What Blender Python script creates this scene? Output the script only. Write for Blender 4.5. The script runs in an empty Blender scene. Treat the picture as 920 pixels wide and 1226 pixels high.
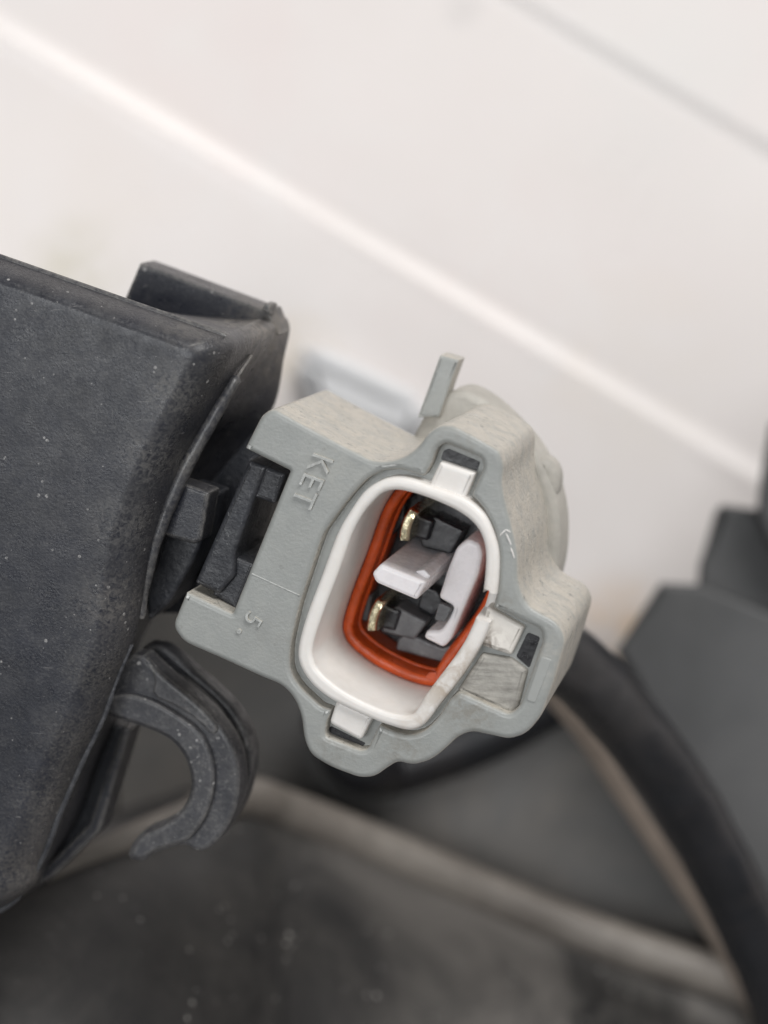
import bpy, bmesh, math, random
from mathutils import Vector, Matrix, noise
from mathutils.geometry import tessellate_polygon

random.seed(7)
sc = bpy.context.scene
COL = sc.collection

# ------------------------------------------------------------------ units, camera
U = 0.001                 # everything below is written in millimetres
S = 0.055                 # millimetres per photo pixel at the connector's face
D = 150.0                 # camera height above the connector's face
H = 90.0                  # connector's face above the white floor
VH = 1226 * S

cam = bpy.data.cameras.new('camera')
cam_o = bpy.data.objects.new('camera', cam); COL.objects.link(cam_o)
cam_o.location = (0, 0, (H + D) * U)
cam.sensor_fit = 'VERTICAL'; cam.sensor_height = 24.0; cam.sensor_width = 18.0
cam.lens = 24.0 * D / VH
cam.clip_start = 0.005; cam.clip_end = 50.0
cam.dof.use_dof = True
cam.dof.focus_distance = (D + 2.5) * U
cam.dof.aperture_fstop = cam.lens / 3.9
cam.dof.aperture_blades = 0
sc.camera = cam_o

# ------------------------------------------------------------------ light: a bright workshop with large soft lamps
world = bpy.data.worlds.new('World'); sc.world = world; world.use_nodes = True
bg = world.node_tree.nodes['Background']
bg.inputs['Color'].default_value = (1.0, 0.975, 0.95, 1); bg.inputs['Strength'].default_value = 0.17

def area(name, loc, aim, sx, sy, power, col):
    l = bpy.data.lights.new(name, 'AREA'); l.shape = 'RECTANGLE'; l.size = sx; l.size_y = sy
    l.energy = power; l.color = col
    o = bpy.data.objects.new(name, l); COL.objects.link(o)
    o.location = loc
    o.rotation_euler = (Vector(aim) - Vector(loc)).to_track_quat('-Z', 'Y').to_euler()
    return o
area('window_light', (0.42, 0.78, 0.80), (0, 0, 0.06), 0.8, 0.45, 10.0, (1.0, 0.985, 0.965))
area('ceiling_lamp', (-0.30, -0.06, 1.1), (0, 0, 0.06), 0.35, 0.9, 5.0, (0.96, 0.98, 1.0))

sc.view_settings.view_transform = 'Standard'; sc.view_settings.look = 'None'
sc.view_settings.gamma = 1.0; sc.view_settings.use_curve_mapping = False
sc.view_settings.exposure = 0.14
sc.cycles.max_bounces = 6
sc.cycles.use_adaptive_sampling = True; sc.cycles.adaptive_threshold = 0.02
sc.cycles.use_denoising = True

# ------------------------------------------------------------------ photo geometry helpers
def W(px, py, z):
    """World point (metres) that lies on photo pixel (px,py) at height z mm relative to the connector's face."""
    k = S * (D - z) / D
    return Vector(((px - 460) * k, (613 - py) * k, z + H)) * U

TILT = math.radians(17)
NW = Vector((-0.816 * math.sin(TILT), -0.578 * math.sin(TILT), math.cos(TILT)))
NX = (Vector((1, 0, 0)) - NW * NW.x).normalized()
NY = NW.cross(NX)
ORG = W(455, 690, 0)
CAMP = Vector((0, 0, (H + D) * U))
FR = Matrix(((NX.x, NY.x, NW.x, ORG.x), (NX.y, NY.y, NW.y, ORG.y), (NX.z, NY.z, NW.z, ORG.z), (0, 0, 0, 1)))

def L(px, py, w):
    """Local millimetre point in the tilted frame of the assembly: on pixel (px,py), w mm above its face plane."""
    d = W(px, py, 0) - CAMP
    t = ((ORG + NW * w * U) - CAMP).dot(NW) / d.dot(NW)
    p = CAMP + d * t - ORG
    return Vector((p.dot(NX), p.dot(NY), p.dot(NW))) / U

# ------------------------------------------------------------------ mesh helpers
def link(name, verts, faces, mat, parent=None, smooth=32, uvscale=None):
    me = bpy.data.meshes.new(name)
    me.from_pydata([tuple(v) for v in verts], [], faces)
    bm = bmesh.new(); bm.from_mesh(me)
    bmesh.ops.remove_doubles(bm, verts=bm.verts, dist=1e-7)
    bmesh.ops.recalc_face_normals(bm, faces=bm.faces)
    bm.to_mesh(me); bm.free()
    for p in me.polygons: p.use_smooth = True
    me.set_sharp_from_angle(angle=math.radians(smooth))
    me.materials.append(mat)
    o = bpy.data.objects.new(name, me); COL.objects.link(o)
    if parent is not None: o.parent = parent
    return o

def mm(pts): return [Vector(p) * U for p in pts]

def chaikin(pts, n=2, closed=True):
    pts = [Vector(p) for p in pts]
    for _ in range(n):
        out = []
        m = len(pts)
        rng = range(m) if closed else range(m - 1)
        if not closed: out.append(pts[0])
        for i in rng:
            a, b = pts[i], pts[(i + 1) % m]
            out.append(a * 0.75 + b * 0.25); out.append(a * 0.25 + b * 0.75)
        if not closed: out.append(pts[-1])
        pts = out
    return pts

def catmull(pts, n=5, closed=False):
    pts = [Vector(p) for p in pts]; m = len(pts); out = []
    for i in range(m if closed else m - 1):
        if closed: p0, p1, p2, p3 = pts[i-1], pts[i], pts[(i+1) % m], pts[(i+2) % m]
        else: p0, p1, p2, p3 = pts[max(i-1, 0)], pts[i], pts[i+1], pts[min(i+2, m-1)]
        for k in range(n):
            t = k / n
            out.append(0.5 * ((2*p1) + (p2-p0)*t + (2*p0-5*p1+4*p2-p3)*t*t + (3*p1-p0-3*p2+p3)*t**3))
    if not closed: out.append(pts[-1])
    return out

def roundpoly(pts, r=0.25, n=4):
    """Round the corners of a closed polygon; r may be given per point as a third value (in pixels)."""
    out = []; m = len(pts)
    for i in range(m):
        a, b, c = pts[i-1], pts[i], pts[(i+1) % m]
        rr = b[2] if len(b) > 2 else r
        a, b, c = Vector(a[:2]), Vector(b[:2]), Vector(c[:2])
        la, lc = (a-b).length, (c-b).length
        q = min(rr, la*0.45, lc*0.45)
        p1 = b + (a-b)/la*q; p2 = b + (c-b)/lc*q
        for k in range(n+1):
            t = k/n
            out.append(p1*(1-t)**2 + b*2*t*(1-t) + p2*t*t)
    return out

def resample(pts, step):
    out = []; m = len(pts)
    for i in range(m):
        a, b = pts[i], pts[(i+1) % m]
        k = max(1, int((b-a).length/step))
        for j in range(k): out.append(a + (b-a)*(j/k))
    return out

def area2(p): return sum(p[i-1].x*p[i].y - p[i].x*p[i-1].y for i in range(len(p)))/2

def clean(p, eps=1e-3):
    out = []
    for v in p:
        if not out or (v-out[-1]).length > eps: out.append(v)
    if (out[0]-out[-1]).length < eps: out.pop()
    return out

def inset(p, d):
    m = len(p); out = []
    for i in range(m):
        a, b, c = p[i-1], p[i], p[(i+1) % m]
        e1 = (b-a).normalized(); e2 = (c-b).normalized()
        n1 = Vector((-e1.y, e1.x)); n2 = Vector((-e2.y, e2.x))
        n = n1+n2
        if n.length < 1e-4: n = n1.copy()
        n.normalize()
        out.append(b + n*min(d/max(n.dot(n1), 0.5), 1.6*d))
    return out

def prism_data(loops, w0, w1, bev=0.2, segs=3, back_bev=0.0, taper=0.0):
    """loops: 2D mm loops, the first the outline and the rest holes; front at w0, back at w1 < w0."""
    L2 = []
    for i, lp in enumerate(loops):
        lp = clean([Vector((v[0], v[1])) for v in lp])
        if (area2(lp) > 0) != (i == 0): lp.reverse()
        L2.append(lp)
    verts, faces = [], []
    rings_all = []
    prof = [(bev*1.12 + 0.015, w0)]
    for k in range(segs+1):
        a = math.pi/2*k/segs
        prof.append((bev*(1-math.sin(a)), w0 - bev*(1-math.cos(a))))
    if taper: prof.append((taper, w1 + back_bev))
    else: prof.append((0.0, w1 + back_bev))
    if back_bev:
        for k in range(1, segs+1):
            a = math.pi/2*k/segs
            prof.append((taper + back_bev*(1-math.cos(a)), w1 + back_bev*(1-math.sin(a))))
    first, last = [], []
    for lp in L2:
        ring_idx = []
        for d, w in prof:
            q = inset(lp, d) if d else lp
            base = len(verts)
            verts += [Vector((v.x, v.y, w)) for v in q]
            ring_idx.append(range(base, base+len(q)))
        n = len(lp)
        for r in range(len(prof)-1):
            A, B = ring_idx[r], ring_idx[r+1]
            for i in range(n):
                j = (i+1) % n
                faces.append((A[i], B[i], B[j], A[j]))
        first.append(ring_idx[0]); last.append(ring_idx[-1])
    for caps, rev in ((first, False), (last, True)):
        polys = [[verts[i] for i in c] for c in caps]
        flat = [i for c in caps for i in c]
        for t in tessellate_polygon([[Vector((v.x, v.y, 0)) for v in p] for p in polys]):
            f = tuple(flat[i] for i in t)
            faces.append(f[::-1] if rev else f)
    return verts, faces

def prism(name, pxloops, w0, w1, mat, parent, bev=0.2, segs=3, at=None, back_bev=0.0, taper=0.0, smooth=32):
    """Loops of photo pixels on plane `at` (default the front plane w0) turned into a solid."""
    at = w0 if at is None else at
    loops = [[L(p[0], p[1], at).xy for p in lp] for lp in pxloops]
    v, f = prism_data(loops, w0, w1, bev, segs, back_bev, taper)
    return link(name, mm(v), f, mat, parent, smooth)

def tube_data(pts, rad, seg=16, cap=True):
    pts = [Vector(p) for p in pts]; n = len(pts)
    rad = rad if isinstance(rad, (list, tuple)) else [rad]*n
    if len(rad) != n:
        rad = [rad[min(len(rad)-1, int(i/(n-1)*(len(rad)-1)))] for i in range(n)]
    verts, faces = [], []
    t0 = (pts[1]-pts[0]).normalized()
    u = t0.orthogonal().normalized()
    for i in range(n):
        t = (pts[min(i+1, n-1)]-pts[max(i-1, 0)]).normalized()
        u = (u - t*u.dot(t)).normalized(); v = t.cross(u)
        for k in range(seg):
            a = 2*math.pi*k/seg
            verts.append(pts[i] + (u*math.cos(a)+v*math.sin(a))*rad[i])
    for i in range(n-1):
        for k in range(seg):
            k2 = (k+1) % seg
            faces.append((i*seg+k, i*seg+k2, (i+1)*seg+k2, (i+1)*seg+k))
    if cap:
        faces.append(tuple(range(seg))[::-1]); faces.append(tuple(range((n-1)*seg, n*seg)))
    return verts, faces

def tag(o, label, cat, group=None, kind=None):
    if label: o['label'] = label
    if cat: o['category'] = cat
    if group: o['group'] = group
    if kind: o['kind'] = kind
    return o

def empty(name, mat=None):
    o = bpy.data.objects.new(name, None); COL.objects.link(o)
    o.empty_display_size = 0.005
    if mat is not None: o.matrix_world = mat
    return o

# ------------------------------------------------------------------ materials
def plastic(name, col, rough=0.5, mottle=0.12, mottle_scale=0.5, dust=None, dust_amt=0.0, dust_scale=0.8,
            speck=None, speck_amt=0.0, speck_scale=2.5, bump=0.1, bump_scale=6.0, side=None, side_amt=0.0,
            edge=None, edge_amt=0.0, edge_r=0.5, spec=0.5, coat=0.0, scratch=0.0, sss=0.0, metallic=0.0, dark_speck=0.0, grain=0.0, grain_scale=4.5, stains_and_light=(), streak=0.0):
    """Moulded plastic: colour mottle, dust film, dust specks, scuffed edges and painted edge highlights, fine moulded grain (scales per mm)."""
    m = bpy.data.materials.new(name); m.use_nodes = True
    nt = m.node_tree; N = nt.nodes; K = nt.links
    bs = N['Principled BSDF']
    tc = N.new('ShaderNodeTexCoord'); mp = N.new('ShaderNodeMapping')
    mp.inputs['Scale'].default_value = (1/U,)*3
    K.new(tc.outputs['Object'], mp.inputs['Vector'])
    P = mp.outputs['Vector']
    def nz(scale, detail=4, rough_=0.6, vec=P, dist=0.0):
        n = N.new('ShaderNodeTexNoise'); n.inputs['Scale'].default_value = scale
        n.inputs['Detail'].default_value = detail; n.inputs['Roughness'].default_value = rough_
        n.inputs['Distortion'].default_value = dist
        K.new(vec, n.inputs['Vector']); return n.outputs['Fac']
    def rng(v, a, b, c=0.0, d=1.0):
        r = N.new('ShaderNodeMapRange'); r.inputs[1].default_value = a; r.inputs[2].default_value = b
        r.inputs[3].default_value = c; r.inputs[4].default_value = d
        K.new(v, r.inputs[0]); return r.outputs[0]
    def mth(op, a, b=None):
        r = N.new('ShaderNodeMath'); r.operation = op
        for i, x in enumerate((a, b)):
            if x is None: continue
            if isinstance(x, (int, float)): r.inputs[i].default_value = x
            else: K.new(x, r.inputs[i])
        return r.outputs[0]
    def mix(fac, a, b):
        r = N.new('ShaderNodeMix'); r.data_type = 'RGBA'
        if isinstance(fac, (int, float)): r.inputs[0].default_value = fac
        else: K.new(fac, r.inputs[0])
        for i, x in ((6, a), (7, b)):
            if isinstance(x, tuple): r.inputs[i].default_value = (*x, 1)
            else: K.new(x, r.inputs[i])
        return r.outputs[2]
    c0 = tuple(x*(1-mottle) for x in col); c1 = tuple(min(1, x*(1+mottle)) for x in col)
    C = mix(rng(nz(mottle_scale, 5), 0.3, 0.7), c0, c1)
    if dust:
        f = mth('MULTIPLY', rng(nz(dust_scale, 7, 0.7, dist=0.6), 0.42, 0.75), rng(nz(dust_scale*5, 3), 0.3, 0.7, 0.4, 1.0))
        C = mix(mth('MULTIPLY', f, dust_amt), C, dust)
    if grain:
        f = mth('MULTIPLY', rng(nz(grain_scale, 3, 0.7), 0.52, 0.74), rng(nz(0.22, 4, 0.6), 0.35, 0.62, 0.25, 1.0))
        C = mix(mth('MULTIPLY', f, grain), C, dust)
    if edge:
        bv = N.new('ShaderNodeBevel'); bv.samples = 4; bv.inputs['Radius'].default_value = edge_r*U
        ge = N.new('ShaderNodeNewGeometry')
        dt = N.new('ShaderNodeVectorMath'); dt.operation = 'DOT_PRODUCT'
        K.new(bv.outputs[0], dt.inputs[0]); K.new(ge.outputs['Normal'], dt.inputs[1])
        f = rng(dt.outputs['Value'], 0.995, 0.90)
        f = mth('MULTIPLY', f, rng(nz(2.2, 5, 0.7), 0.35, 0.65, 0.1, 1.0))
        C = mix(mth('MULTIPLY', f, edge_amt), C, edge)
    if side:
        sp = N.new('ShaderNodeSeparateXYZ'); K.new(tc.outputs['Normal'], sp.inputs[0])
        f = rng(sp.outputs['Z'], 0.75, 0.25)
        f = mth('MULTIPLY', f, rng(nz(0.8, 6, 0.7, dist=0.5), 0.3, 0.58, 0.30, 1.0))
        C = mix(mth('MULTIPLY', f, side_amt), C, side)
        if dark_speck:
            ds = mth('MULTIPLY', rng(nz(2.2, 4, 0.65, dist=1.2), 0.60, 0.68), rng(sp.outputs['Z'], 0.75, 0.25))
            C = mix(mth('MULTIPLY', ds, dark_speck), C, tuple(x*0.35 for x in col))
    if scratch:
        mp2 = N.new('ShaderNodeMapping'); mp2.inputs['Scale'].default_value = (0.25, 4.0, 1.0); mp2.inputs['Rotation'].default_value = (0, 0, 0.5)
        K.new(P, mp2.inputs['Vector'])
        f = mth('MULTIPLY', rng(nz(1.3, 4, 0.6, vec=mp2.outputs['Vector'], dist=1.5), 0.66, 0.72), rng(nz(0.35, 2), 0.45, 0.6))
        C = mix(mth('MULTIPLY', f, scratch), C, speck or edge or (0.5, 0.5, 0.5))
    if speck:
        vo = N.new('ShaderNodeTexVoronoi'); vo.inputs['Scale'].default_value = speck_scale; K.new(P, vo.inputs['Vector'])
        sz = rng(nz(speck_scale*0.37, 2), 0.45, 0.75, 0.02, 0.24)
        f = mth('LESS_THAN', vo.outputs['Distance'], sz)
        f = mth('MULTIPLY', f, rng(nz(speck_scale*3, 3), 0.35, 0.6))
        C = mix(mth('MULTIPLY', f, speck_amt), C, speck)
    for (cx, cy, cz, rad, amt, sc_, scol) in stains_and_light:
        dv = N.new('ShaderNodeVectorMath'); dv.operation = 'DISTANCE'; K.new(P, dv.inputs[0]); dv.inputs[1].default_value = (cx, cy, cz)
        f = mth('MULTIPLY', rng(dv.outputs['Value'], rad, rad*0.25), rng(nz(sc_, 5, 0.65, dist=0.8), 0.38, 0.62))
        C = mix(mth('MULTIPLY', f, amt), C, scol)
    if streak:
        mp3 = N.new('ShaderNodeMapping'); mp3.inputs['Rotation'].default_value = (0, 0, 0.42); mp3.inputs['Scale'].default_value = (0.30, 2.6, 1.0)
        K.new(P, mp3.inputs['Vector'])
        f = rng(nz(1.0, 5, 0.6, vec=mp3.outputs['Vector'], dist=0.1), 0.42, 0.72)
        C = mix(mth('MULTIPLY', f, streak), C, dust)
    K.new(C, bs.inputs['Base Color'])
    K.new(rng(nz(mottle_scale*2.3, 5), 0.3, 0.7, max(0.05, rough-0.1), min(1, rough+0.1)), bs.inputs['Roughness'])
    bs.inputs['Specular IOR Level'].default_value = spec
    bs.inputs['Metallic'].default_value = metallic
    bs.inputs['Coat Weight'].default_value = coat; bs.inputs['Coat Roughness'].default_value = 0.15
    if sss:
        bs.inputs['Subsurface Weight'].default_value = sss
        bs.inputs['Subsurface Radius'].default_value = (1.0, 0.9, 0.8); bs.inputs['Subsurface Scale'].default_value = 0.6*U
    if bump:
        b = N.new('ShaderNodeBump'); b.inputs['Strength'].default_value = bump; b.inputs['Distance'].default_value = 0.12*U
        h = mth('ADD', nz(bump_scale, 4, 0.65), mth('MULTIPLY', nz(bump_scale*0.25, 3), 0.6))
        if side: K.new(rng(sp.outputs['Z'], 0.75, 0.25, bump, min(1.0, bump*4.5)), b.inputs['Strength'])
        K.new(h, b.inputs['Height']); K.new(b.outputs[0], bs.inputs['Normal'])
    return m

M = {}
M['floor'] = plastic('white_lacquer', (0.81, 0.763, 0.744), 0.34, 0.02, 0.02, stains_and_light=[*[(*(W(px, py, -90)/U), rad, 0.55, 0.06, c) for px, py, rad, c in ((250, 120, 22, (0.80, 0.71, 0.69)), (640, 330, 26, (0.80, 0.71, 0.685)), (120, 230, 16, (0.80, 0.74, 0.69)), (800, 120, 20, (0.78, 0.765, 0.745)), (760, 440, 12, (0.79, 0.74, 0.66)))], (*(W(95, 325, -90)/U), 7, 0.45, 0.25, (0.50, 0.46, 0.30)), (*(W(735, 775, -90)/U), 9, 0.6, 0.2, (0.80, 0.52, 0.26)), (*(W(355, 430, -90)/U), 6, 0.5, 0.3, (0.66, 0.55, 0.36)), (*(W(553, 5, -90)/U), 3, 0.5, 0.4, (0.55, 0.53, 0.52)), (*(W(250, 470, -90)/U), 9, 0.3, 0.2, (0.6, 0.55, 0.45))], dust=(0.62, 0.57, 0.47), dust_amt=0.10, dust_scale=0.025,  # the orange spot beside the cable paints in warm bounced light
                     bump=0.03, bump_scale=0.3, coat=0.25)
M['strip'] = plastic('pale_blue_glint', (0.80, 0.81, 0.83), 0.5, 0.02, 0.05, bump=0.05, bump_scale=0.5)
DUSTY = [(*L(px, py, w), rad, amt, sc_, c) for px, py, w, rad, amt, sc_, c in (
    (300, 392, -8, 4.6, 0.85, 0.9, (0.20, 0.18, 0.155)), (335, 400, -14, 5.0, 0.8, 0.8, (0.19, 0.17, 0.145)), (230, 400, 0, 3.2, 0.45, 1.6, (0.15, 0.142, 0.13)),
    (212, 470, 1, 3.0, 0.65, 2.6, (0.17, 0.165, 0.155)), (180, 545, 1, 3.0, 0.65, 2.6, (0.16, 0.155, 0.15)), (215, 545, -2, 2.4, 0.6, 2.0, (0.20, 0.19, 0.175)), (150, 625, 1, 3.2, 0.6, 2.8, (0.16, 0.155, 0.15)),
    (135, 720, 1, 3.4, 0.6, 2.8, (0.16, 0.15, 0.14)), (125, 800, 0, 3.6, 0.5, 4.6, (0.17, 0.16, 0.145)), (95, 880, 0, 3.8, 0.5, 4.6, (0.17, 0.16, 0.145)), (65, 960, 0, 4.0, 0.5, 4.6, (0.18, 0.168, 0.15)), (30, 1040, 0, 4.5, 0.5, 4.4, (0.19, 0.175, 0.155)),
    (90, 420, 2, 9.0, 0.20, 1.4, (0.14, 0.138, 0.135)), (60, 600, 2, 8.0, 0.16, 1.2, (0.13, 0.128, 0.128)), (250, 840, -3, 3.0, 0.6, 1.6, (0.24, 0.235, 0.23)), (285, 890, -7, 2.4, 0.8, 1.6, (0.32, 0.31, 0.30)))]
M['black'] = plastic('dusty_black_plastic', (0.0165, 0.0185, 0.027), 0.34, 0.2, 0.35, grain=0.42, grain_scale=4.6, dust=(0.16, 0.157, 0.155), dust_amt=0.22, dust_scale=0.55,
                     speck=(0.45, 0.44, 0.43), speck_amt=0.7, speck_scale=1.5, bump=0.16, bump_scale=5.0, side=(0.075, 0.07, 0.066), side_amt=0.30,
                     edge=(0.34, 0.325, 0.30), edge_amt=0.85, edge_r=0.5, scratch=0.45, stains_and_light=DUSTY)
M['hook'] = plastic('dusty_hook_plastic', (0.038, 0.039, 0.046), 0.42, 0.2, 0.5, grain=0.75, grain_scale=3.4, dust=(0.20, 0.195, 0.19), dust_amt=0.45, dust_scale=0.7,
                    speck=(0.5, 0.49, 0.48), speck_amt=0.8, speck_scale=1.3, bump=0.22, bump_scale=4.0, edge=(0.34, 0.33, 0.31), edge_amt=0.8, edge_r=0.4, stains_and_light=DUSTY)
M['tongue'] = plastic('clean_black_plastic', (0.020, 0.022, 0.028), 0.42, 0.2, 0.5, dust=(0.12, 0.12, 0.125), dust_amt=0.35, dust_scale=0.8,
                      speck=(0.3, 0.3, 0.3), speck_amt=0.5, bump=0.45, bump_scale=3.0, edge=(0.22, 0.22, 0.23), edge_amt=0.6, edge_r=0.35)
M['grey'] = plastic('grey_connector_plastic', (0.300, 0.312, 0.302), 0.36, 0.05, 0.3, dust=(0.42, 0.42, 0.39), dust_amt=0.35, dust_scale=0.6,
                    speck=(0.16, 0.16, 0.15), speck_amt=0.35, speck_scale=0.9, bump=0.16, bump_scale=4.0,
                    side=(0.53, 0.49, 0.425), side_amt=0.92, dark_speck=0.8, stains_and_light=[(*L(px, py, 0), rad, amt, sc_, c) for px, py, rad, amt, sc_, c in (
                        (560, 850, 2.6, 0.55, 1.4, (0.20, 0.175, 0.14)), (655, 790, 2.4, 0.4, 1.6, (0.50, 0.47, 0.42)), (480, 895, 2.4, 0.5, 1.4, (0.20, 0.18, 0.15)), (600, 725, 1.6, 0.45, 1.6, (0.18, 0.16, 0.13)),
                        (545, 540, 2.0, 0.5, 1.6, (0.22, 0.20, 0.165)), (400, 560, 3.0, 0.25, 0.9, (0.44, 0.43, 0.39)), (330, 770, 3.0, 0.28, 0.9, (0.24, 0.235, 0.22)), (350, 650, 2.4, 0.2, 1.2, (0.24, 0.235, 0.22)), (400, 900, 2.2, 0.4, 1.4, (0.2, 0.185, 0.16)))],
                    edge=(0.78, 0.79, 0.77), edge_amt=0.85, edge_r=0.22, scratch=0.15)  # pale edges: scuffing plus bright edge highlights painted into the colour
M['grey_dusty'] = plastic('dust_caked_grey_plastic', (0.45, 0.43, 0.39), 0.6, 0.15, 0.4, dust=(0.33, 0.33, 0.31), dust_amt=0.6, dust_scale=0.5,
                    speck=(0.14, 0.13, 0.12), speck_amt=0.5, speck_scale=1.1, bump=0.4, bump_scale=2.5)
M['grey_flat'] = plastic('smooth_grey_plastic', (0.345, 0.355, 0.342), 0.40, 0.05, 0.3, bump=0.1, bump_scale=4.0)
M['grey_worn'] = plastic('worn_grey_plastic', (0.40, 0.385, 0.35), 0.5, 0.2, 0.9, dust=(0.10, 0.09, 0.08), dust_amt=0.35, dust_scale=0.9, streak=0.65,
                         bump=0.35, bump_scale=3.0)
M['white'] = plastic('white_nylon', (0.80, 0.775, 0.745), 0.38, 0.03, 0.5, dust=(0.50, 0.42, 0.33), dust_amt=0.22, dust_scale=0.45,
                     stains_and_light=[(*L(548, 815, 0), 3.4, 0.75, 0.8, (0.36, 0.27, 0.18)), (*L(510, 870, 0), 2.2, 0.5, 0.9, (0.42, 0.33, 0.24)), (*L(575, 700, 0), 1.6, 0.35, 0.9, (0.5, 0.42, 0.33))],
                     bump=0.07, bump_scale=3.0, sss=0.15)
M['white_worn'] = plastic('stained_white_nylon', (0.80, 0.765, 0.71), 0.42, 0.03, 0.5, dust=(0.16, 0.13, 0.10), dust_amt=0.22, dust_scale=0.6,
                          stains_and_light=[(*L(590, 774, -0.5), 1.5, 0.75, 1.3, (0.14, 0.105, 0.08)), (*L(575, 765, -0.5), 1.2, 0.7, 1.3, (0.15, 0.115, 0.085))],
                          bump=0.12, bump_scale=3.0)
M['retainer'] = plastic('white_retainer_plastic', (0.86, 0.83, 0.845), 0.28, 0.03, 0.6, bump=0.05, bump_scale=2.0, sss=0.2)
M['seal'] = plastic('orange_silicone', (0.66, 0.095, 0.016), 0.34, 0.18, 0.7, dust=(0.20, 0.02, 0.006), dust_amt=0.5, dust_scale=0.5,
                    speck=(0.7, 0.35, 0.22), speck_amt=0.4, speck_scale=2.4, bump=0.4, bump_scale=2.5)
M['insert'] = plastic('black_insert_plastic', (0.014, 0.014, 0.017), 0.30, 0.2, 0.8, dust=(0.10, 0.10, 0.10), dust_amt=0.2, dust_scale=0.6,
                      bump=0.2, bump_scale=2.0)
M['insert_grey'] = plastic('dusty_insert_plastic', (0.085, 0.085, 0.09), 0.36, 0.25, 0.8, dust=(0.32, 0.32, 0.32), dust_amt=0.5, dust_scale=0.7,
                           bump=0.3, bump_scale=2.0)
M['brass'] = plastic('gold_plated_brass', (0.80, 0.72, 0.50), 0.22, 0.2, 1.2, dust=(0.2, 0.17, 0.1), dust_amt=0.35, dust_scale=1.2, bump=0.18,
                     bump_scale=1.2, metallic=1.0)
M['rubber'] = plastic('black_rubber', (0.011, 0.012, 0.015), 0.33, 0.2, 0.2, dust=(0.10, 0.08, 0.07), dust_amt=0.25, dust_scale=0.15, bump=0.2)
M['wire'] = plastic('brown_sheath', (0.25, 0.205, 0.17), 0.45, 0.15, 0.2, bump=0.1)
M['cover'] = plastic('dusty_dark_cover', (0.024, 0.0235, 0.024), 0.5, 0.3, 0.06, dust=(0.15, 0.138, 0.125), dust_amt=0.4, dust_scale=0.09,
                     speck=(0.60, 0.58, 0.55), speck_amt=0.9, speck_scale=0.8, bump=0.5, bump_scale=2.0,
                     stains_and_light=[(*(W(760, 1200, -55)/U), 48, 0.85, 0.05, (0.20, 0.185, 0.17))])  # broad paler area on the right paints a light gradient over the dust
M['rim'] = plastic('dusty_rim', (0.15, 0.133, 0.117), 0.42, 0.25, 0.12, dust=(0.36, 0.33, 0.29), dust_amt=0.6, dust_scale=0.10, bump=0.3)
M['mid'] = plastic('dark_grey_panel', (0.066, 0.064, 0.062), 0.5, 0.15, 0.05, dust=(0.22, 0.19, 0.16), dust_amt=0.5, dust_scale=0.05, bump=0.2)
M['fin'] = plastic('mid_grey_fins', (0.072, 0.073, 0.075), 0.5, 0.25, 0.05, dust=(0.17, 0.165, 0.16), dust_amt=0.3, dust_scale=0.05, bump=0.2)

# ================================================================== THE SETTING: white moulded floor with a raised bead and a groove
def ground():
    z = -H
    def g(px, py): return W(px, py, z)/U
    a, b = g(0, 24), g(900, 556)                       # bead
    c, d = g(620, -2), g(920, 178)                     # groove
    ax = (b-a).normalized(); nx = Vector((-ax.y, ax.x, 0))
    ob = nx.dot(a); oc = nx.dot((c+d)/2)
    offs = set([-900, -400, -200, -120, 120, 200, 400, 900])
    for k in range(-24, 25): offs.add(ob + k*0.16)
    for k in range(-24, 25): offs.add(oc + k*0.16)
    offs = sorted(offs)
    def h(o, tt):
        t = min(1, max(-1, (o-ob)/(1.5+0.3*noise.noise(Vector((tt*0.05, 7.0, 0)))))); v = -(0.50+0.12*noise.noise(Vector((tt*0.04, 1.7, 0))))*(0.5+0.5*math.sin(t*math.pi/2))     # steps down towards the upper right
        t = (o-ob+1.6)/1.4
        if abs(t) < 1: v += 0.10*(0.5+0.5*math.cos(t*math.pi))
        t = min(1, max(-1, (o-oc)/1.2)); v += 0.62*(0.5+0.5*math.sin(t*math.pi/2))      # a shallow step up
        return v
    ts = [-900, -300, -150] + [i*6 for i in range(-22, 23)] + [150, 300, 900]
    verts, faces = [], []
    for t in ts:
        for o in offs:
            p = ax*t + nx*o
            wob = 0.18*noise.noise(Vector((t*0.03, o*0.03, 0)))
            verts.append((p.x, p.y, h(o, t) + wob))
    n = len(offs)
    for i in range(len(ts)-1):
        for j in range(n-1):
            faces.append((i*n+j, i*n+j+1, (i+1)*n+j+1, (i+1)*n+j))
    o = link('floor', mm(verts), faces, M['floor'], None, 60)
    tag(o, 'white lacquered floor with a raised bead and a shallow groove', 'floor', kind='structure')
ground()

# ================================================================== BLURRED THINGS UNDER AND BEHIND
def world_prism(name, pts, z0, z1, mat, parent, bev=0.8, n=2, rp=10, taper=0.0):
    lp = [(W(p[0], p[1], z0)/U).xy for p in roundpoly(pts, rp, 4)]
    v, f = prism_data([lp], z0+H, z1+H, bev, 3, 0.0, taper)
    return link(name, mm(v), f, mat, parent, 35)

def base_at(name, px, py):
    e = empty(name); e.location = W(px, py, -H); return e

def wparent(o, e):
    o.parent = e; o.matrix_parent_inverse = Matrix.Translation(-e.location)

# dark grey panel under the connector
e = base_at('lower_panel', 560, 980)
tag(e, 'flat dark grey plastic panel, blurred, underneath the connector and the black cable', 'panel')
p = world_prism('plate', [(120, 640), (300, 640), (560, 742), (728, 800), (800, 880), (880, 1020), (1010, 1300), (120, 1300)], -72, -88, M['mid'], None, 1.5); wparent(p, e)

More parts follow.
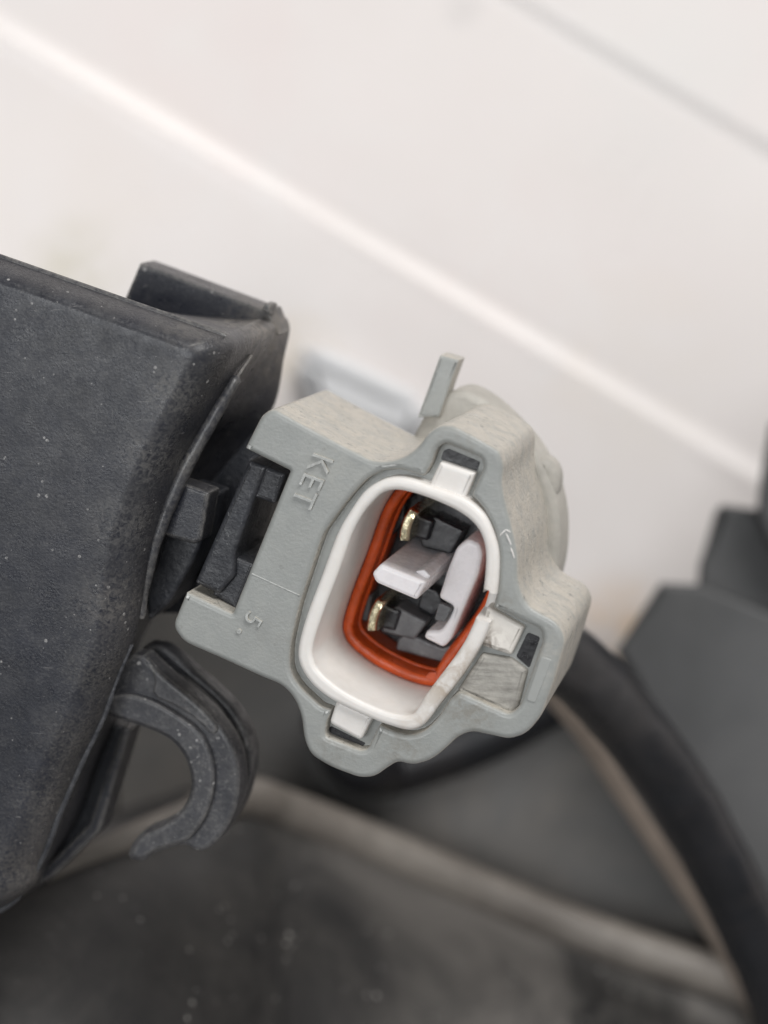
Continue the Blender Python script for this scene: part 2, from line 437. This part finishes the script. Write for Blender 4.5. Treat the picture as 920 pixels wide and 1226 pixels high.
# stepped grey block at the frame's right edge
e = base_at('stepped_block', 880, 800)
tag(e, 'dark grey stepped plastic block, blurred, behind the black cable', 'block')
steps = [([(738, 780), (792, 698), (842, 700), (1210, 850), (1210, 1330), (930, 1200), (850, 980)], -60),
         ([(836, 704), (838, 676), (864, 604), (914, 610), (1210, 730), (1210, 900), (900, 850)], -62),
         ([(908, 616), (912, 575), (928, 500), (1210, 430), (1210, 760), (960, 740)], -58)]
p = world_prism('pillar', [(1080, 560), (1200, 560), (1200, 1300), (1080, 1300)], -62.5, -89.6, M['fin'], None, 0.6); wparent(p, e)
for pts, z in steps:
    p = world_prism('step', pts, z, z-4.5, M['fin'], None, 0.6, rp=2, taper=0.6); wparent(p, e)

# dusty rounded cover in the foreground with its pale rim
e = base_at('rounded_cover', 400, 1150)
tag(e, 'large rounded dark cover, speckled with dust, with a pale curved rim', 'cover')
rimp = [(-220, 1150, -33), (-80, 1098, -35), (40, 1052, -38), (150, 1008, -42), (240, 970, -48), (300, 957, -54), (345, 972, -58), (437, 1008, -62),
        (581, 1068, -65), (700, 1116, -66), (800, 1151, -66), (900, 1183, -66), (1010, 1226, -66), (1120, 1272, -66)]
rim = catmull([W(*p)/U for p in rimp], 6)
verts, faces = [], []
NV = 26
for i, r in enumerate(rim):
    u = i/(len(rim)-1)
    zt = r.z
    tgt = W(-260+u*1450, 1560, -14 - 42*u)/U
    for j in range(NV+1):
        v = j/NV
        p = r.lerp(tgt, v)
        p.z += (17*(1-u)**1.5*math.sin(math.pi*min(1, v**0.75*0.9)) - 1.0 - 1.5*u*min(1, v*12))
        p.z += 0.35*noise.noise(Vector((p.x*0.12, p.y*0.12, 3.1)))
        verts.append(p)
n = NV+1
for i in range(len(rim)-1):
    for j in range(NV):
        faces.append((i*n+j, i*n+j+1, (i+1)*n+j+1, (i+1)*n+j))
# skirt down to the floor so that it is a solid body
ring = [i*n for i in range(len(rim))] + [(len(rim)-1)*n+j for j in range(1, n)] + [i*n+NV for i in range(len(rim)-2, -1, -1)] + [j for j in range(NV-1, 0, -1)]
base = len(verts)
for i in ring: verts.append(Vector((verts[i].x, verts[i].y, 0.6)))
m_ = len(ring)
for k in range(m_):
    faces.append((ring[k], ring[(k+1) % m_], base+(k+1) % m_, base+k))
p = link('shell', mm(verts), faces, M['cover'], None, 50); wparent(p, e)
v, f = tube_data(rim, [1.0, 1.0, 1.1, 1.3, 1.7, 2.0, 2.1, 2.1, 2.1, 2.1, 2.1, 2.1, 2.1, 2.1], 14)
v = [Vector(x) + Vector((0, 0, 0.25*noise.noise(Vector(x)*0.15))) for x in v]
p = link('rim', mm(v), f, M['rim'], None, 60); wparent(p, e); p['label'] = 'pale dusty raised rim of the dark cover'

# black cable and thin brown wire
pts = catmull([W(*q)/U for q in ((560, 720, -22), (640, 765, -25), (700, 808, -31), (750, 864, -37), (806, 938, -42), (854, 1022, -46), (898, 1110, -49), (932, 1190, -51), (975, 1330, -54))], 8)
v, f = tube_data(pts, [2.85+0.12*noise.noise(Vector((i*0.35, 2.0, 0))) for i in range(len(pts))], 28)
o = link('cable', mm(v), f, M['rubber'], None, 60)
tag(o, 'thick round black rubber cable curving down from behind the grey connector', 'cable')
pts = catmull([W(*q)/U for q in ((600, 770, -36), (660, 832, -40), (700, 880, -44), (748, 953, -49), (803, 1036, -53), (850, 1108, -56), (880, 1160, -58), (950, 1290, -61))], 8)
v, f = tube_data(pts, 0.85, 14)
o = link('wire', mm(v), f, M['wire'], None, 60)
tag(o, 'thin brown wire running along the left of the thick black cable', 'wire')

v, f = tube_data(catmull([W(*a)/U for a in ((400, 860, -70), (425, 905, -65), (462, 916, -70), (520, 900, -70), (590, 872, -70), (670, 830, -70), (740, 830, -72))], 6), 3.1, 18)  # added dark tube, stands in for the deep shade under the connector
o = link('shade_tube', mm(v), f, M['rubber'], None, 60)
tag(o, 'added dark tube standing in for shade underneath the grey connector', 'shade_tube')

# pale strip added to stand in for a bluish reflection behind the bracket
e = base_at('glint_strip', 430, 455)
tag(e, 'small pale strip standing in for a bluish glint behind the connector bracket', 'strip')
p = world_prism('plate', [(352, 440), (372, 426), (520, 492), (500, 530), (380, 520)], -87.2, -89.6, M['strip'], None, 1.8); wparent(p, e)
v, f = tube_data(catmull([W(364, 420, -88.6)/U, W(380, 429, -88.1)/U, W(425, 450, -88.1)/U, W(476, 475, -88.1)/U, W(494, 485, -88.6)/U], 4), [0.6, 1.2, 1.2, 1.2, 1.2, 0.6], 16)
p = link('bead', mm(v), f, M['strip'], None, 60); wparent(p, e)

# ================================================================== BLACK HOUSING (left)
hs = empty('lamp_housing', FR)
tag(hs, 'dusty black plastic housing with rounded corner, rear lug and curved cable hook', 'housing')

A = [(-240, 246), (0, 330), (60, 350), (130, 375), (222, 409), (233, 416), (236, 432), (218, 472), (196, 512), (176, 553), (159, 598), (143, 653), (132, 732), (123, 772), (107, 810), (90, 855), (63, 908), (40, 962), (16, 1018), (-18, 1062), (-240, 1150)]
B = [(-240, 222), (0, 306), (60, 327), (140, 355), (252, 394), (272, 403), (279, 420), (257, 466), (234, 509), (213, 552), (196, 598), (180, 655), (168, 734), (158, 772), (141, 812), (124, 859), (97, 915), (73, 970), (50, 1028), (12, 1082), (-240, 1190)]
Cc = [(-240, 240), (0, 322), (70, 345), (160, 373), (300, 378), (332, 374), (347, 390), (340, 430), (330, 482), (303, 530), (266, 602), (238, 660), (181, 744), (166, 778), (154, 815), (152, 870), (134, 930), (116, 990), (74, 1036), (18, 1076), (-240, 1170)]
WA, WB, WC = 2.0, -1.0, -15.0
def dens(pts, w): return catmull([L(p[0], p[1], w) for p in pts], 6)
rA, rB, rC = dens(A, WB), dens(B, WB), dens(Cc, WC)
rings = []
for k in range(13):
    a = math.radians(74)*k/12
    sa, ca = math.sin(a)/math.sin(math.radians(74)), (math.cos(a)-math.cos(math.radians(74)))/(1-math.cos(math.radians(74)))
    rings.append([Vector((*(pa.lerp(pb, sa)).xy, WB + (WA-WB)*ca)) for pa, pb in zip(rA, rB)])
for t in (0.06, 0.14, 0.26, 0.33, 0.45, 0.65, 0.85, 1.0):
    ring = []
    for i, (pb, pc) in enumerate(zip(rB, rC)):
        p = pb.lerp(pc, t)
        g = max(0.0, 1-abs(i/6-9.2)/3.2); g = g*g*(3-2*g)
        p += Vector((-1.9, -0.5, 0))*g*math.sin(math.pi*min(1, max(0, t-0.26)/0.74))**0.7      # hollow in the side wall
        ring.append(p)
    rings.append(ring)
cA = sum(rA, Vector())/len(rA)
rings.insert(0, [Vector((*(v.lerp(cA, 0.03)).xy, WA)) for v in rA])
verts = [v + Vector((0, 0, 0.0*noise.noise(v*0.25))) for r in rings for v in r]
n = len(rA); faces = []
for r in range(len(rings)-1):
    for i in range(n-1):
        faces.append((r*n+i, r*n+i+1, (r+1)*n+i+1, (r+1)*n+i))
    faces.append((r*n+n-1, r*n, (r+1)*n, (r+1)*n+n-1))
for off, rev in ((0, 0), ((len(rings)-1)*n, 1)):
    for t in tessellate_polygon([[Vector((verts[off+i].x, verts[off+i].y, 0)) for i in range(n)]]):
        faces.append(tuple(off+i for i in (t[::-1] if rev else t)))
body = link('body', mm(verts), faces, M['black'], hs, 38)
# foot that carries the housing down to the floor, inside its outline
fp = [L(p[0], p[1], -15) for p in ((-180, 420), (120, 440), (120, 760), (-180, 900))]
q = empty('tmp'); bpy.data.objects.remove(q)
top = [(FR @ (v*U)) for v in fp]
vv = top + [Vector((v.x-0.02, v.y-0.01, 0.0005)) for v in top]
inv = FR.inverted()
ff = [(0, 1, 2, 3), (7, 6, 5, 4)] + [(i, (i+1) % 4, 4+(i+1) % 4, 4+i) for i in range(4)]
link('foot', [inv @ v for v in vv], ff, M['black'], hs, 30)

lug = prism('lug', [[(168, 315), (174, 317), (313, 369), (322, 371), (334, 400), (262, 425), (140, 385), (150, 357)]], -11.5, -14.5, M['black'], hs, 0.15)
prism('nib', [[(313, 371), (317, 363), (324, 365), (323, 376)]], -10.6, -12.2, M['black'], hs, 0.1)
# lip bead along the side wall
pts = catmull([L(301, 426, -6.0), L(285, 450, -4.2), L(269, 477, -3.2), L(254, 503, -2.7), L(239, 529, -2.4), L(222, 561, -2.2), L(208, 592, -2.0), L(196, 622, -1.8), L(185, 655, -1.7), L(173, 705, -1.6), L(169, 740, -1.5)], 6)
v, f = tube_data(pts, [0.12, 0.40, 0.46, 0.50, 0.52, 0.52, 0.46, 0.4, 0.34, 0.25], 12)
v = [x + Vector((0, 0, 0.05*noise.noise(x*0.9))) for x in v]
link('lip', mm(v), f, M['black'], hs, 60)
pts = catmull([L(158, 772, -0.9), L(141, 812, -0.9), L(124, 859, -0.9), L(97, 915, -0.9), L(73, 970, -0.9), L(50, 1028, -0.9), L(12, 1082, -0.9), L(-60, 1112, -0.9)], 6)
v, f = tube_data(pts, [0.15, 0.22, 0.25, 0.25, 0.25, 0.2], 10)
v = [x + Vector((0, 0, 0.10*noise.noise(x*0.8))) for x in v]
link('edge_bead', mm(v), f, M['tongue'], hs, 60)
pts = catmull([L(-120, 266, -0.8), L(0, 308, -0.8), L(60, 329, -0.8), L(140, 357, -0.8), L(252, 396, -0.8), L(270, 404, -0.9)], 6)
v, f = tube_data(pts, [0.22, 0.24, 0.24, 0.24, 0.24, 0.2], 10)
link('edge_bead', mm(v), f, M['black'], hs, 60)
prism('lower_flange', [roundpoly([(147, 869), (156, 874), (119, 996), (62, 1052), (40, 1062), (46, 1046), (106, 988)], 4)], -6.5, -9.0, M['black'], hs, 0.25)
prism('lower_wall', [[(125, 862), (150, 872), (110, 990), (50, 1050), (40, 1040), (70, 980)]], -8.0, -12.0, M['tongue'], hs, 0.2)
prism('catch', [roundpoly([(213, 577), (251, 590), (241, 648), (232, 652), (188, 640), (200, 600)], 3)], -2.6, -4.8, M['black'], hs, 0.25)
prism('side_flange', [roundpoly([(216, 585), (252, 596), (243, 646), (230, 676), (203, 722), (178, 744), (172, 700), (180, 650)], 4)], -4.6, -9, M['tongue'], hs, 0.3)
# rail that the connector slides on
rail = prism('rail', [[(299, 549), (344, 568), (281, 729), (234, 703)]], -8.5, -12, M['tongue'], hs, 0.15)
prism('rail_bar', [roundpoly([(298, 551), (320, 559), (307, 592), (302, 604), (281, 664), (281, 690), (262, 712), (233, 698)], 3)], -0.9, -9, M['tongue'], hs, 0.3)
prism('rail_crossbar', [roundpoly([(317, 558), (342, 568), (329, 604), (304, 595)], 3)], -1.1, -9, M['tongue'], hs, 0.25)
prism('rail_stop', [roundpoly([(279, 666), (305, 676), (283, 730), (254, 712)], 3)], -1.5, -9, M['tongue'], hs, 0.25)
prism('rail_web', [[(325, 505), (349, 560), (290, 735), (190, 735), (230, 600), (300, 520)]], -11.5, -14.8, M['tongue'], hs, 0.3)

# cable hook
outer = [(165, 779), (191, 805), (220, 829), (248, 851), (268, 875), (282, 901), (287, 929), (285, 959), (277, 982), (265, 1002), (249, 1018), (236, 1020), (221, 1011), (200, 1016), (182, 1023), (172, 1033), (151, 1028),
         (157, 1011), (169, 997), (196, 987), (215, 973), (227, 954), (229, 932), (222, 908), (208, 889), (188, 877), (153, 865), (118, 853), (110, 830), (140, 800)]
hook = prism('hook', [chaikin([Vector(p) for p in outer], 1)], -3.4, -5.4, M['hook'], hs, 0.3)
inner_band = [(118, 838), (150, 830), (180, 838), (212, 856), (240, 877), (253, 904), (257, 932), (253, 961), (243, 985), (229, 1003), (220, 1009), (200, 1014), (182, 1020), (171, 1030), (155, 1026),
              (160, 1012), (170, 1000), (197, 989), (217, 974), (229, 955), (231, 932), (224, 907), (209, 887), (188, 875), (154, 863), (122, 852)]
prism('hook_band', [chaikin([Vector(p) for p in inner_band], 1)], -2.75, -3.6, M['hook'], hs, 0.25)
gus = [(172, 786), (183, 797), (189, 806), (222, 832), (246, 853), (262, 873), (254, 882), (238, 864), (212, 846), (181, 834), (186, 812)]
prism('hook_gusset', [chaikin([Vector(p) for p in gus], 1)], -3.05, -3.6, M['hook'], hs, 0.2)
outer2 = [(170, 772), (190, 772), (205, 780), (229, 803), (256, 825), (279, 848), (296, 875), (303, 903), (300, 933), (290, 966), (272, 993), (258, 1004), (240, 1000),
          (262, 975), (272, 950), (275, 925), (268, 895), (250, 868), (225, 845), (195, 822), (160, 800)]
prism('hook_back', [chaikin([Vector(p) for p in outer2], 2)], -6.9, -8.6, M['hook'], hs, 0.35)
prism('hook_web', [chaikin([Vector(p) for p in [(172, 795), (200, 800), (230, 825), (258, 850), (276, 880), (284, 915), (282, 950), (270, 985), (255, 985), (268, 930), (255, 885), (225, 850), (180, 815)]], 2)], -5.2, -7.4, M['tongue'], hs, 0.1)

# ================================================================== GREY CONNECTOR
cn = empty('connector', FR)
tag(cn, 'light grey two-pin electrical connector with white collar and orange seal', 'connector')

outl = [(293, 537, 2), (313, 497, 10), (327, 489, 7), (367, 511, 9), (409, 533, 9), (446, 552, 12), (463, 553, 10), (484, 548, 12), (500, 536, 12), (513, 518, 10), (528, 508, 12), (546, 511, 10),
        (576, 527, 10), (598, 540, 14), (603, 556, 10), (601, 577, 10), (605, 602, 14), (613, 630, 14), (620, 662, 14), (620, 700, 18), (632, 727, 18), (666, 744, 20), (678, 764, 14),
        (664, 813, 14), (648, 858, 10), (630, 879, 12), (610, 886, 12), (584, 880, 12), (564, 876, 12), (547, 883, 12), (532, 898, 14), (515, 911, 14), (494, 917, 12), (476, 912, 12),
        (463, 920, 8), (448, 931, 10), (430, 932, 10), (395, 919, 12), (371, 904, 14), (363, 884, 10), (361, 860, 10), (353, 838, 12), (338, 821, 12), (313, 811, 9), (265, 789, 9), (219, 769, 10), (206, 750, 9), (223, 709, 2),
        (278, 735, 2), (347, 564, 2)]
rec = [(387, 640, 8), (408, 610, 10), (424, 590, 10), (440, 573, 12), (460, 563, 10), (480, 562, 10), (508, 571, 4), (516, 557, 3), (524, 536, 5), (534, 531, 4), (577, 549, 5), (579, 560, 4), (564, 593, 4),
       (578, 608, 10), (591, 632, 10), (598, 662, 12), (597, 700, 10), (590, 728, 3), (648, 754, 6), (650, 768, 6), (622, 846, 8), (610, 856, 6), (549, 828, 6), (538, 838, 10), (525, 859, 10), (508, 876, 12), (490, 881, 10), (468, 875, 10), (454, 868, 3),
       (440, 897, 6), (432, 899, 5), (389, 882, 5), (391, 866, 3), (397, 850, 4), (385, 847, 10), (359, 823, 12), (347, 804, 12), (347, 776, 12), (358, 726, 12), (374, 678, 10)]
so = resample(roundpoly(outl, 8, 4), 6)
sh = roundpoly(rec, 6, 4)
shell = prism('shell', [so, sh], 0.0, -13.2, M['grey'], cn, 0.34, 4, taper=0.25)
# shallow step that lines the recess, and its floor
rec_in = [Vector((p[0], p[1])) for p in sh]
colo = [(403, 640), (384, 691), (367, 736), (357, 773), (358, 795), (370, 816), (387, 832), (407, 844), (446, 862), (468, 870), (490, 875), (508, 868), (525, 846), (545, 821), (563, 795), (578, 768), (590, 735), (596, 700), (597, 664), (591, 640), (580, 617),
        (560, 599), (536, 589), (513, 581), (492, 574), (471, 572), (453, 577), (435, 590), (419, 612)]
coli = [(421, 640), (404, 688), (386, 735), (374, 774), (376, 794), (386, 808), (400, 820), (418, 832), (446, 846), (468, 854), (486, 857), (497, 853), (510, 832), (528, 808), (546, 784), (560, 761), (573, 730), (579, 700), (581, 664), (576, 641), (565, 625),
        (547, 612), (526, 602), (508, 595), (492, 590), (474, 587), (459, 590), (447, 600), (434, 616)]
co = catmull([Vector(p) for p in colo], 6, True); ci = catmull([Vector(p) for p in coli], 6, True)
prism('recess_floor', [sh, co], -1.15, -4.2, M['grey'], shell, 0.02, 1, at=0.0)
# outer step ridge on the hub: slightly lowered face band seen as a second line
ridge = [(612, 640), (618, 668), (617, 702), (629, 730), (662, 747)]

# collar
COLF = 0.35
loops = [[L(p.x, p.y, COLF).xy for p in co], [L(p.x, p.y, COLF).xy for p in ci]]
v, f = prism_data(loops, COLF, -12.6, 0.32, 4)
gA = L(583, 727, COLF).xy
v2 = []
for q in v:
    q = q.copy()
    if (q.xy-gA).length < 0.95 and q.z > -3.0: q.z = min(q.z, q.z-2.4)
    v2.append(q)
collar = link('collar', mm(v2), f, M['white'], cn, 40)
def tab(name, pts, w0, w1, mat, r=3): return prism(name, [roundpoly(pts, r)], w0, w1, mat, collar, 0.25)
tab('tab', [(512, 584), (527, 553), (569, 567), (555, 602)], -0.1, -3.2, M['white'])
tab('tab', [(403, 838), (394, 866), (432, 887), (447, 858)], -0.1, -3.2, M['white'], 5)
tab('tab', [(583, 726), (628, 751), (612, 785), (572, 772)], -0.5, -4.0, M['white_worn'])
# worn sloping ramp in the right-hand pocket; thin black plates paint in the shade of the holes
prism('pocket_ramp', [roundpoly([(547, 827), (577, 782), (612, 788), (632, 803), (621, 846), (610, 855)], 3)], -0.75, -4.4, M['grey_worn'], shell, 0.3, at=-0.75)
prism('pocket_hole_shade', [roundpoly([(632, 757), (647, 763), (634, 800), (618, 786)], 3)], -1.1, -1.6, M['insert'], shell, 0.02, 1, at=-1.1)
prism('pocket_hole_shade', [roundpoly([(531, 540), (537, 537), (575, 553), (571, 566), (528, 550)], 2)], -1.1, -1.6, M['insert'], shell, 0.02, 1, at=-1.1)
prism('pocket_hole_shade', [roundpoly([(396, 869), (391, 880), (432, 896), (438, 890)], 2)], -1.1, -1.6, M['insert'], shell, 0.02, 1, at=-1.1)
prism('pocket_wall', [roundpoly([(648, 786), (661, 790), (641, 842), (630, 838)], 3)], 0.05, -1.0, M['grey_flat'], shell, 0.04, 1)
# upright rib at the connector's rear
prism('rear_tab', [roundpoly([(527, 425), (550, 431), (540, 458), (526, 500), (500, 500)], 1.5)], -12.4, -14.4, M['grey'], cn, 0.2)
prism('rear_boss', [chaikin([Vector(p) for p in [(640, 548), (656, 549), (668, 564), (669, 582), (664, 600), (640, 590)]], 2)], -13.4, -15.5, M['grey_dusty'], cn, 0.6)
prism('rear_collar', [chaikin([Vector(p) for p in [(500, 500), (545, 462), (580, 478), (610, 505), (640, 538), (662, 580), (672, 630), (668, 690), (640, 760), (560, 800), (480, 780), (450, 640)]], 2)], -13.1, -17.0, M['grey_dusty'], cn, 0.5)

# lettering raised on the face
def text(name, s, px, py, size_px, dirpx, mat, parent, shear=0.0, h=0.10, w=0.0):
    cu = bpy.data.curves.new(name, 'FONT'); cu.body = s; cu.align_x = 'CENTER'; cu.align_y = 'CENTER'
    cu.size = 1.0; cu.extrude = 0.5; cu.shear = shear; cu.resolution_u = 3; cu.space_character = 1.08; cu.offset = -0.006
    t = bpy.data.objects.new(name, cu); COL.objects.link(t)
    dg = bpy.context.evaluated_depsgraph_get()
    me = bpy.data.meshes.new_from_object(t.evaluated_get(dg))
    bpy.data.objects.remove(t)
    c = L(px, py, w); d = (L(px+dirpx[0], py+dirpx[1], w)-c).normalized()
    up = Vector((-d.y, d.x, 0)); k = size_px*S/0.72
    vs = [c + d*(v.co.x*k) + up*(v.co.y*k) + Vector((0, 0, v.co.z*2*h)) for v in me.vertices]
    fs = [tuple(p.vertices) for p in me.polygons]
    return link(name, mm(vs), fs, mat, parent, 30)
text('lettering', 'KET', 373, 576, 28, (-0.42, 0.91), M['grey'], shell, -0.12, 0.21)
text('lettering', '5', 303, 741, 23, (-0.50, 0.86), M['grey'], shell, 0.0, 0.17)
v, f = prism_data([[L(287+3.2*math.cos(a), 755.5+3.2*math.sin(a), 0).xy for a in [k*math.pi/5 for k in range(10)]]], 0.14, -0.1, 0.05, 2)
link('dot_mark', mm(v), f, M['grey'], shell)
for a, b in (((599, 641), (606, 634)), ((606, 634), (611, 637)), ((606, 638), (612, 652)), ((612, 656), (616, 668))):
    v, f = tube_data([L(*a, -0.05), L((a[0]+b[0])/2, (a[1]+b[1])/2, 0.05), L(*b, -0.05)], 0.055, 8)
    link('arrow_mark', mm(v), f, M['white'], shell, 60)
# fine mould lines on the face
for a, b in (((302, 687), (359, 713)),):
    v, f = tube_data([L(*a, -0.04), L((a[0]+b[0])/2, (a[1]+b[1])/2, -0.04), L(*b, -0.04)], 0.07, 6)
    link('mould_line', mm(v), f, M['grey'], shell, 60)

# orange seal deep in the collar
li = [L(p.x, p.y, COLF).xy for p in ci]
li = clean(li)
if area2(li) < 0: li.reverse()
s_out = inset(li, 0.04); s_in = inset(li, 0.78)
v, f = prism_data([s_out, s_in], -7.4, -12.4, 0.3, 4)
seal = link('seal', mm(v), f, M['seal'], cn, 40)
for wz in (-9.4,):
    lp = inset(li, 0.74); lp = [Vector((p.x, p.y, wz)) for p in lp]
    v, f = tube_data(lp + lp[:2], 0.20, 8, cap=False)
    link('rib', mm(v), f, M['seal'], seal, 60)
# black insert behind it
v, f = prism_data([inset(li, 0.80)], -12.0, -12.9, 0.1, 2)
insert = link('insert', mm(v), f, M['insert'], cn, 40)
def ip(name, pts, w0, w1, mat, bev=0.15, r=3, parent=None): return prism(name, [roundpoly(pts, r)], w0, w1, mat, parent or insert, bev)
ip('block', [(500, 632), (520, 618), (556, 636), (540, 664), (505, 655)], -9.6, -12.2, M['insert'])
ip('block', [(462, 736), (474, 726), (512, 745), (496, 766), (456, 757)], -9.2, -12.2, M['insert_grey'])
ip('block', [(506, 700), (524, 708), (532, 724), (518, 738), (500, 728)], -10.2, -12.2, M['insert'])
ip('block', [(476, 765), (488, 758), (530, 776), (545, 770), (556, 762), (552, 780), (532, 794), (474, 778)], -9.4, -12.2, M['insert_grey'])
ip('block', [(470, 600), (486, 596), (484, 625), (470, 640), (452, 660), (455, 640)], -10.2, -12.2, M['insert'])
ip('block', [(432, 712), (446, 712), (440, 745), (430, 742)], -10.0, -12.2, M['insert_grey'])
# white retainer: L-shaped plate and the tongue between the pins
ret = ip('retainer', [(547, 655), (560, 645), (574, 651), (578, 664), (573, 688), (540, 766), (531, 776), (507, 764), (511, 755), (528, 755), (537, 742), (544, 727), (525, 716), (530, 701), (535, 684)], -6.6, -12, M['retainer'], 0.3, 5, cn)
ip('tongue', [(445, 687), (456, 675), (511, 697), (499, 719), (450, 698)], -2.4, -12, M['retainer'], 0.28, 4, ret)
ip('step', [(497, 684), (508, 682), (516, 690), (510, 697)], -3.4, -12, M['retainer'], 0.12, 2, ret)
ip('hollow', [(520, 742), (526, 722), (541, 728), (533, 745)], -6.45, -7.0, M['insert_grey'], 0.05, 3, ret)

# two gold terminals: a folded spring blade in a dark box each
def terminal(cx, cy, label):
    t = ip('terminal', [(cx+6, cy-14), (cx+28, cy-6), (cx+20, cy+18), (cx-4, cy+12)], -9.0, -12.1, M['insert'], 0.2, 3, cn)
    t['label'] = label
    a, b = Vector((cx+3, cy-18)), Vector((cx-9, cy+18))
    d = (b-a).normalized(); nrm = Vector((-d.y, d.x))
    prof = []
    for k in range(13):
        s = k/12; prof.append(a.lerp(b, s) + nrm*(3.2*math.sin(math.pi*s)))
    lp = [p + nrm*6.5 for p in prof] + [p - nrm*6.5 for p in reversed(prof)]
    prism('spring_blade', [chaikin(lp, 2)], -6.4, -12.1, M['brass'], t, 0.5, 5)
terminal(492, 630, 'upper gold-plated contact in its dark slot')
terminal(453, 738, 'lower gold-plated contact in its dark slot')
